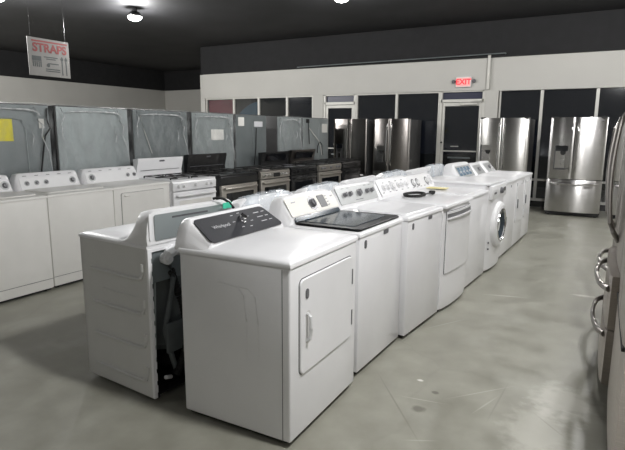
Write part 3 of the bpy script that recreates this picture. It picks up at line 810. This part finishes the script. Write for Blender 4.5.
# ------------------------------------------------------------------ french door refrigerators
def fridge(name, loc, rz, label, group, w=.905, d=.80, ht=1.775, zf=.66, mat='steel', disp=None, bow=.03, hb=.06, split=.5, seam=True, drawers=1, side='fridge_side', handle_mat='steel_bright', handles=True, hz=None, ajar=0, dhb=None):
    r = empty(name, loc, rz); tag(r, label, 'refrigerator', group)
    MB().box(-d, -.085, 0, w, .045, ht - .02, .01, 2).build('body', side, r)
    MB().box(-.088, -.075, .012, w - .012, .06, ht - .02).build('gasket', 'gasket', r)
    bx = lambda y: -bow * ((2 * y / w - 1) ** 2)
    def front(ya, yb, za, zb, nm, par=r, lift=0, mt=mat, th=.075):
        R = []; n = 16; ya += .003; yb -= .003
        for i in range(n + 1):
            t = i / n; y = ya + (yb - ya) * t
            e = .010 * max(0, 1 - min(t, 1 - t) * n) ; x = bx(y) + lift - e
            xb = -.075 if th > .05 else x - th
            c = .008
            R.append([(xb, y, za), (x - c, y, za), (x - c * .3, y, za + c * .3), (x, y, za + c), (x, y, zb - c), (x - c * .3, y, zb - c * .3), (x - c, y, zb), (xb, y, zb)])
        return MB().rings(R).build(nm, mt, par, 35)
    ys = w * split
    dl = front(0, ys, zf + .006, ht, 'door'); dr_ = front(ys, w, zf + .006, ht, 'door')
    # vertical bow handles
    for dd, yy in ((dl, ys - .045), (dr_, ys + .045)) if handles else ():
        x0 = bx(yy); z0, z1 = zf + .12, ht - .11; pts = []
        for i in range(15):
            t = i / 14; q = min(1, t * 7, (1 - t) * 7)
            pts.append((x0 + (hb * .55) * q ** .6 + hb * .45 * math.sin(PI * t), yy, z0 + (z1 - z0) * t))
        MB().tube(pts, .0135, 10).build('handle', handle_mat, dd)
    # freezer drawer(s)
    zs = [(.075, zf)] if drawers == 1 else [(.075, .40), (.406, zf)]
    for i, (za, zb) in enumerate(zs):
        dw = front(0, w, za, zb - .002, 'freezer_drawer', lift=ajar)
        zz = hz[i] if hz else zb - .07
        if not handles:
            MB().box(bx(w / 2) - .02, bx(w / 2) + .001, .02, w - .02, zb - .03, zb - .012, .002, 1).build('handle', 'gasket', dw); continue
        pts = []
        for i2 in range(15):
            t = i2 / 14; q = min(1, t * 8, (1 - t) * 8); y = .06 + (w - .12) * t
            pts.append((ajar + bx(y) + (dhb or hb) * .5 * q ** .6 + (dhb or hb) * .5 * math.sin(PI * t), y, zz))
        MB().tube(pts, .0135, 10, 1.4).build('handle', handle_mat, dw)
    MB().box(-.12, -.055, .02, w - .02, .02, .07, .004, 1).build('toe_grille', 'rubber', r)
    for yy in (.03, w - .11): MB().box(-.16, -.03, yy, yy + .08, ht - .02, ht + .012, .006, 2).build('hinge_cover', 'gasket', r)
    for x in (-.12, -d + .08):
        for yy in (.07, w - .07): MB().cyl((x, yy, 0), (x, yy, .05), .025, n=12).build('foot', 'rubber', r)
    if disp:
        ya, yb, za, zb, dm = disp
        ym = (ya + yb) / 2; x = bx(ym)
        m = MB(); m.box(x - .03, x + .006, ya, ya + .02, za, zb, .003, 1); m.box(x - .03, x + .006, yb - .02, yb, za, zb, .003, 1)
        m.box(x - .03, x + .006, ya, yb, za, za + .02, .003, 1)
        f = m.build('dispenser_frame', 'fridge_side', dl)
        MB().box(x - .02, x + .003, ya + .02, yb - .02, za + .02, zb - .0, .002, 1).build('dispenser_recess', dm, dl)
        MB().box(x - .01, x + .007, ya + .015, yb - .015, zb - .10, zb + .0, .004, 1).build('dispenser_display', 'black_glass' if dm != 'steel_bright' else 'steel', dl)
        MB().rings([[(x + .0, ym - q, zz), (x + .0 + e, ym - q, zz), (x + .0 + e, ym + q, zz), (x, ym + q, zz)] for q, zz, e in ((.045, zb - .10, .022), (.04, zb - .14, .02), (.02, zb - .17, .012))]).build('dispenser_nozzle', 'gasket', dl)
        MB().slab((x + .003, ym - .03, za + .09), (0, 1, 0), (0, 0, 1), rrect(.06, .10, .01, 3), .006).build('dispenser_paddle', 'steel_bright', dl)
        MB().box(x, x + .016, ya + .03, yb - .03, za + .02, za + .032, .003, 1).build('drip_tray', 'fridge_side', dl)
    return r
GB = 'refrigerators lined up before the back windows'
F = -PI / 2
fridge('refrigerator', (-4.14, 8.70, 0), F, 'dark stainless french-door refrigerator standing leftmost before the windows', GB, .80, .75, 1.765, .62, 'steel_dark', (.06, .24, .83, 1.22, 'fridge_side'), bow=.015, handle_mat='steel_bright')
fridge('refrigerator', (-3.20, 8.70, 0), F, 'stainless french-door refrigerator with lit dispenser, right of the leftmost dark one', GB, .83, .78, 1.765, .66, 'steel_dark', (.10, .33, .84, 1.20, 'steel_bright'), bow=.04, split=.46)
r3 = fridge('refrigerator', (-.965, 8.60, 0), F, 'stainless refrigerator with wide right door, between exit door and far aisle', GB, .92, .80, 1.765, .60, 'steel', (.06, .34, .84, 1.26, 'steel_bright'), bow=.05, split=.47)
h_ = fridge('refrigerator', (.312, 8.505, 0), F, 'bright stainless french-door refrigerator alone at the aisle end', GB, .908, .80, 1.765, .665, 'steel_bright', (.10, .385, .84, 1.27, 'steel'), bow=.055, split=.455, side='black')
MB().slab((-.012, .80, 1.70), (0, 1, 0), (0, 0, 1), rrect(.06, .012, .003, 2), .004).build('maker_mark', 'print', h_)
fridge('refrigerator', (1.37, 8.55, 0), F, 'stainless refrigerator mostly hidden at the right picture edge, before the windows', GB, .90, .80, 1.765, .66, 'steel', None, bow=.03)

GR = 'stainless refrigerators along the right side of the aisle'
# facing -X : rotated 180 degrees, local +y -> world -y
XR = 1.278
fridge('refrigerator', (1.328, 1.30, 0), PI, 'nearest stainless refrigerator, filling the right picture edge', GR, .91, .80, 1.775, .66, 'steel_warm', None, bow=.006, handles=False)
fridge('refrigerator', (1.322, 2.235, 0), PI, 'stainless refrigerator with two freezer drawers and bowed handles, second along right side', GR, .91, .80, 1.775, .72, 'steel_warm', None, bow=.012, hb=.075, drawers=2, hz=[.36, .63], handle_mat='handle_dark', ajar=.045, dhb=.055)
fridge('refrigerator', (1.322, 3.17, 0), PI, 'stainless refrigerator with long curved door handles, third along right side', GR, .91, .80, 1.775, .66, 'steel_warm', None, bow=.008, hb=.085, hz=[.52], handle_mat='handle_dark')

# ------------------------------------------------------------------ the setting
def struct(o, label=None): o['kind'] = 'structure'; return o
YB = 9.60; CZ = 3.7
XW0, XW1, YF, XE, YE = -13.9, 6.0, -9.0, -8.55, 13.6
struct(MB().box(XW0 - .2, XW1 + .2, YF - .2, YE + .2, -.2, 0).build('floor', 'floor', smooth=0))
struct(MB().box(XW0 - .2, XW1 + .2, YF - .2, YE + .2, CZ, CZ + .2).build('ceiling', 'ceiling', smooth=0))
struct(MB().box(XW0 - .15, XW0, YF, YE, 0, 2.99).build('wall_left', 'wall', smooth=0))
struct(MB().box(XW0 - .15, XW0 + .02, YF, YE, 2.99, CZ).build('trim_1', 'bulkhead', smooth=0))
struct(MB().box(XW0, XE, YE, YE + .15, 0, 2.99).build('wall_recess', 'wall', smooth=0))
struct(MB().box(XW0, XE, YE - .02, YE + .15, 2.99, CZ).build('trim_2', 'bulkhead', smooth=0))
struct(MB().box(XE - .15, XE, YB, YE, 0, 2.99).build('wall_return', 'wall', smooth=0))
struct(MB().box(XE - .12, XE, YB, YE, 2.99, CZ).build('trim_3', 'bulkhead', smooth=0))
struct(MB().box(XW1, XW1 + .15, YF, YB, 0, CZ).build('wall_right', 'wall', smooth=0))
struct(MB().box(XW0, XW1, YF - .15, YF, 0, CZ).build('wall_front', 'wall', smooth=0))
# fascia above the shop windows, in two lengths either side of the pillar
m = MB().box(XE, -1.06, YB - .06, YB + .2, 2.355, 2.99); struct(m.build('wall_back', 'wall', smooth=0))
m = MB().box(-.80, XW1, YB - .06, YB + .2, 2.33, 3.01).box(-1.06, -.80, YB - .05, YB + .2, 0, 2.99); struct(m.build('wall_back.001', 'wall', smooth=0))
struct(MB().box(XE, XW1, YB - .10, YB + .2, 2.99, CZ).build('trim_4', 'bulkhead', smooth=0))
struct(MB().box(-5.13, -4.86, YB - .05, YB + .2, 0, 2.355).build('wall_pier', 'wall', smooth=0))
struct(MB().box(-1.045, -.985, YB - .11, YB - .06, 2.36, 3.05, .006, 1).build('trim_5', 'frame', smooth=0))
pipe = MB().tube([(-5.5, 9.42, 3.02), (-.7, 9.42, 3.05)], .012, 8).tube([(-5.5, 9.42, 3.02), (-5.5, 9.5, 3.02)], .012, 8).tube([(-.7, 9.42, 3.05), (-.7, 9.5, 3.05)], .012, 8).build('light_line_pipe', 'galv_dark')  # thin tube added to draw the highlight line above the fascia
tag(pipe, 'thin grey pipe standing for a light line along dark bulkhead above the back fascia', 'pipe')

def window(n, x0, x1, z1=2.355, z0=.12, rail=True):
    e = empty('window_%d' % n, (0, 0, 0)); e['kind'] = 'structure'
    f = MB(); t = .028
    f.box(x0, x0 + t, YB - .02, YB + .08, z0, z1); f.box(x1 - t, x1, YB - .02, YB + .08, z0, z1)
    f.box(x0 + t, x1 - t, YB - .018, YB + .078, z0, z0 + .05); f.box(x0 + t, x1 - t, YB - .018, YB + .078, z1 - .03, z1)
    if rail: f.box(x0 + t, x1 - t, YB - .015, YB + .07, .53, .57)
    f.build('window_frame', 'frame', e, 0)
    MB().box(x0 + t, x1 - t, YB + .025, YB + .035, z0 + .05, z1 - .03).build('pane', 'window_glass', e, 0)
    return e
bays = [(-8.5, -7.56), (-7.56, -6.76), (-6.76, -5.9), (-5.9, -5.15), (-3.99, -3.0), (-3.0, -2.02), (-.78, .025), (.025, 1.0), (1.0, 2.0), (2.0, 3.0), (3.0, 4.0), (4.0, 5.0), (5.0, 5.98)]
wins = [window(i + 1, a, b) for i, (a, b) in enumerate(bays)]
m = MB().box(XE, -4.86, YB - .01, YB + .2, 0, .13).box(-3.99, -2.02, YB - .01, YB + .2, 0, .13).box(-.8, XW1, YB - .01, YB + .2, 0, .13)
struct(m.build('baseboard_back', 'black', smooth=0))

def door(n, x0, x1, closer=True):
    e = empty('door_%d' % n); e['kind'] = 'structure'
    f = MB()
    f.box(x0 - .025, x0 + .03, YB - .03, YB + .1, 0, 2.355); f.box(x1 - .03, x1 + .025, YB - .03, YB + .1, 0, 2.355)
    f.box(x0, x1, YB - .03, YB + .1, 2.12, 2.18); f.box(x0, x1, YB - .03, YB + .1, 2.33, 2.355)
    f.build('door_frame', 'frame', e, 0)
    MB().box(x0 + .03, x1 - .03, YB + .03, YB + .04, 2.18, 2.33).build('transom_pane', 'navy', e, 0)
    l = MB()
    for x in (x0 + .035, x1 - .09): l.box(x, x + .055, YB - .01, YB + .04, .01, 2.11, .003, 1)
    l.box(x0 + .09, x1 - .09, YB - .01, YB + .04, 2.04, 2.11, .003, 1); l.box(x0 + .09, x1 - .09, YB - .01, YB + .04, .01, .20, .003, 1)
    l.build('door_stile', 'frame', e, 0)
    MB().box(x0 + .09, x1 - .09, YB + .01, YB + .02, .2, 2.04).build('pane', 'window_glass', e, 0)
    MB().box(x0 + .09, x1 - .09, YB - .06, YB - .035, 1.075, 1.105, .004, 1).build('push_bar', 'frame', e, 0)
    MB().box(x0 + .25, x0 + .42, YB - .02, YB + .0, 1.18, 1.20, .002, 1).build('reflection_bar', 'frame', e, 0)  # thin bar on the pane, drawing part of a reflection
    MB().box(x0 + .20, x1 - .22, YB - .02, YB - .0, .93, .965, .003, 1).build('handle', 'galv_dark', e, 0)  # slot-like reflection in the glass, built as a bar across the pane
    MB().cyl((x0 + .05, YB - .02, 1.27), (x0 + .05, YB - .045, 1.27), .02, n=12).build('lock', 'rubber', e)
    if closer:
        MB().box(x1 - .48, x1 - .12, YB - .07, YB - .02, 2.06, 2.11, .006, 1).tube([(x1 - .3, YB - .06, 2.115), (x1 - .12, YB - .16, 2.13), (x1 - .05, YB - .03, 2.14)], .008, 6).build('door_closer', 'frame', e)
door(1, -4.83, -4.02, False)
door(2, -1.99, -1.09)
# coloured posters standing behind the glass of the first two bays
MB().rings([[(-8.45, YB + .045, z), (-8.45, YB + .05, z), (-7.60, YB + .05, z), (-7.60, YB + .045, z)] for z in (1.2, 2.31)]).build('poster', 'poster_red', wins[0])
R = []
for i in range(11):
    t = i / 10; x = -7.52 + .72 * t; zb = 1.80 + .42 * math.sin(PI / 2 * t) ** .8
    R.append([(x, YB + .045, 1.2), (x, YB + .05, 1.2), (x, YB + .05, zb + .02), (x, YB + .045, zb + .02)])
MB().rings(R).build('poster', 'poster_blue', wins[1])
g = MB().box(-25, 20, YB + .2, 34, -.25, -.02).build('ground', 'asphalt', smooth=0); struct(g)

# EXIT sign on the fascia
ex = empty('exit_sign', (-1.50, 9.49, 2.53)); tag(ex, 'red lit EXIT sign with two small lamp heads on white fascia', 'exit sign')
MB().box(-.17, .15, .0, .05, -.11, .10, .008, 2).build('housing', 'white_plastic', ex)
MB().box(-.155, .135, -.004, .002, -.095, .085).build('face', 'exit_white', ex, 0)
text('EXIT', .155, 'exit_red', ex, (-.01, -.006, -.005), (1, 0, 0), (0, 0, 1), .002, bold=.004)
for s in (-1, 1):
    MB().lathe((-.01 + s * .20, .02, .01), (s * .5, -.8, 0), [(-.02, .02), (0, .035), (.03, .04), (.035, .03)], 16).build('lamp_head', 'print', ex)

# STRAPS sign hanging from the ceiling on two wires
X0 = -6.99
sg = empty('hanging_sign', (X0, 3.49, 2.37)); tag(sg, 'white STRAPS sign with red letters hanging below the dark ceiling', 'sign')
W, H = .745, .595
MB().box(-.012, 0, 0, W, 0, H, .002, 1).build('board', 'sign_white', sg)
MB().box(0, .0015, .07, W - .03, H - .06, H - .035).build('printed_line', 'sign_red', sg, 0)
text('STRAPS', .185, 'sign_red', sg, (.002, W * .52, H - .155), (0, 1, 0), (0, 0, 1), .001, bold=.006)
for z, a, b in ((.30, .27, .52), (.27, .31, .48), (.20, .34, .53), (.11, .29, .55), (.08, .29, .55)):
    MB().box(0, .0018, a, b, z, z + .016).build('printed_line', 'sign_dark', sg, 0)
MB().lathe((.0, .34, .18), (1, 0, 0), [(0, .03), (.002, .03)], 16).build('printed_emblem', 'sign_dark', sg)
m = MB().box(0, .0018, .06, .22, .24, .31)
for i in range(5): m.box(0, .0018, .065 + .034 * i, .083 + .034 * i, .14, .24)
m.build('strap_drawing', 'sign_dark', sg, 0)
m = MB()
for y in (.59, .665): m.box(0, .0018, y, y + .018, .04, .34).lathe((.0, y + .009, .30), (1, 0, 0), [(0, .026), (.002, .026)], 12)
m.build('strap_drawing', 'sign_dark', sg, 0)
for y in (.06, W - .06): MB().cyl((-.006, y, H), (-.006, y, CZ - 2.37), .0014, n=6).build('wire', 'black', sg)

# ------------------------------------------------------------------ lamps
LP = [(-6.55, 5.34), (-2.577, 5.80), (1.5, 6.1), (5.0, 6.1), (-7.35, 3.28), (1.1, 3.0), (1.5, .12), (-10.5, 1.5), (-3.2, -2.2), (1.6, -3.6), (5.0, -2.6)]  # most stand unseen, added and shifted to brighten fronts, floor and left wall
PW = [50, 34, 66, 34, 80, 34, 98, 240, 9, 3, 12]
lamp0 = None
ll = ['round ceiling lamp glaring above the left wall', 'round ceiling lamp glaring at the upper picture edge', 'round ceiling lamp over the far aisle']
for i, ((x, y), p) in enumerate(zip(LP, PW)):
    r = empty('ceiling_lamp', (x, y, CZ)); tag(r, ll[i] if i < 3 else 'round ceiling lamp of a set mostly added out of view to light the sales floor', 'ceiling lamp', 'round lamps on black ceiling')
    MB().lathe((0, 0, -.16), (0, 0, 1), [(0, .115), (.03, .12), (.08, .09), (.10, .05), (.16, .05)], 24).build('housing', 'black', r)
    MB().lathe((0, 0, -.23), (0, 0, 1), [(0, .03), (.015, .075), (.04, .11), (.07, .125), (.075, .12)], 24).build('bulb', 'lamp_glow', r)
    L = bpy.data.lights.new('downlight', 'POINT'); L.energy = p * 2.6; L.shadow_soft_size = .12
    L.color = (1, .995, .985)
    o = bpy.data.objects.new('light', L); col.objects.link(o); o.location = (0, 0, -.30); o.parent = r

w = bpy.data.worlds.new('night'); scn.world = w; w.use_nodes = True
bg = w.node_tree.nodes['Background']; bg.inputs[0].default_value = (.05, .06, .10, 1); bg.inputs[1].default_value = .12

# ------------------------------------------------------------------ camera
cam = bpy.data.cameras.new('camera'); co = bpy.data.objects.new('camera', cam); col.objects.link(co)
f_, pit, yaw, rol = 524.821, math.radians(-10.205), math.radians(28.772), math.radians(.298)
fw = Vector((-math.sin(yaw) * math.cos(pit), math.cos(yaw) * math.cos(pit), math.sin(pit)))
rt = Vector((math.cos(yaw), math.sin(yaw), 0)); up = rt.cross(fw)
r2 = rt * math.cos(rol) + up * math.sin(rol); u2 = -rt * math.sin(rol) + up * math.cos(rol)
mt = Matrix((r2, u2, -fw)).transposed().to_4x4(); mt.translation = Vector((1.193, -1.962, 1.511))
co.matrix_world = mt
cam.sensor_width = 36; cam.lens = f_ * 36 / 625; cam.clip_start = .05; cam.clip_end = 200
scn.camera = co
vs = scn.view_settings
vs.view_transform = 'Standard'; vs.look = 'None'; vs.gamma = 1; vs.use_curve_mapping = False; vs.exposure = 0.42
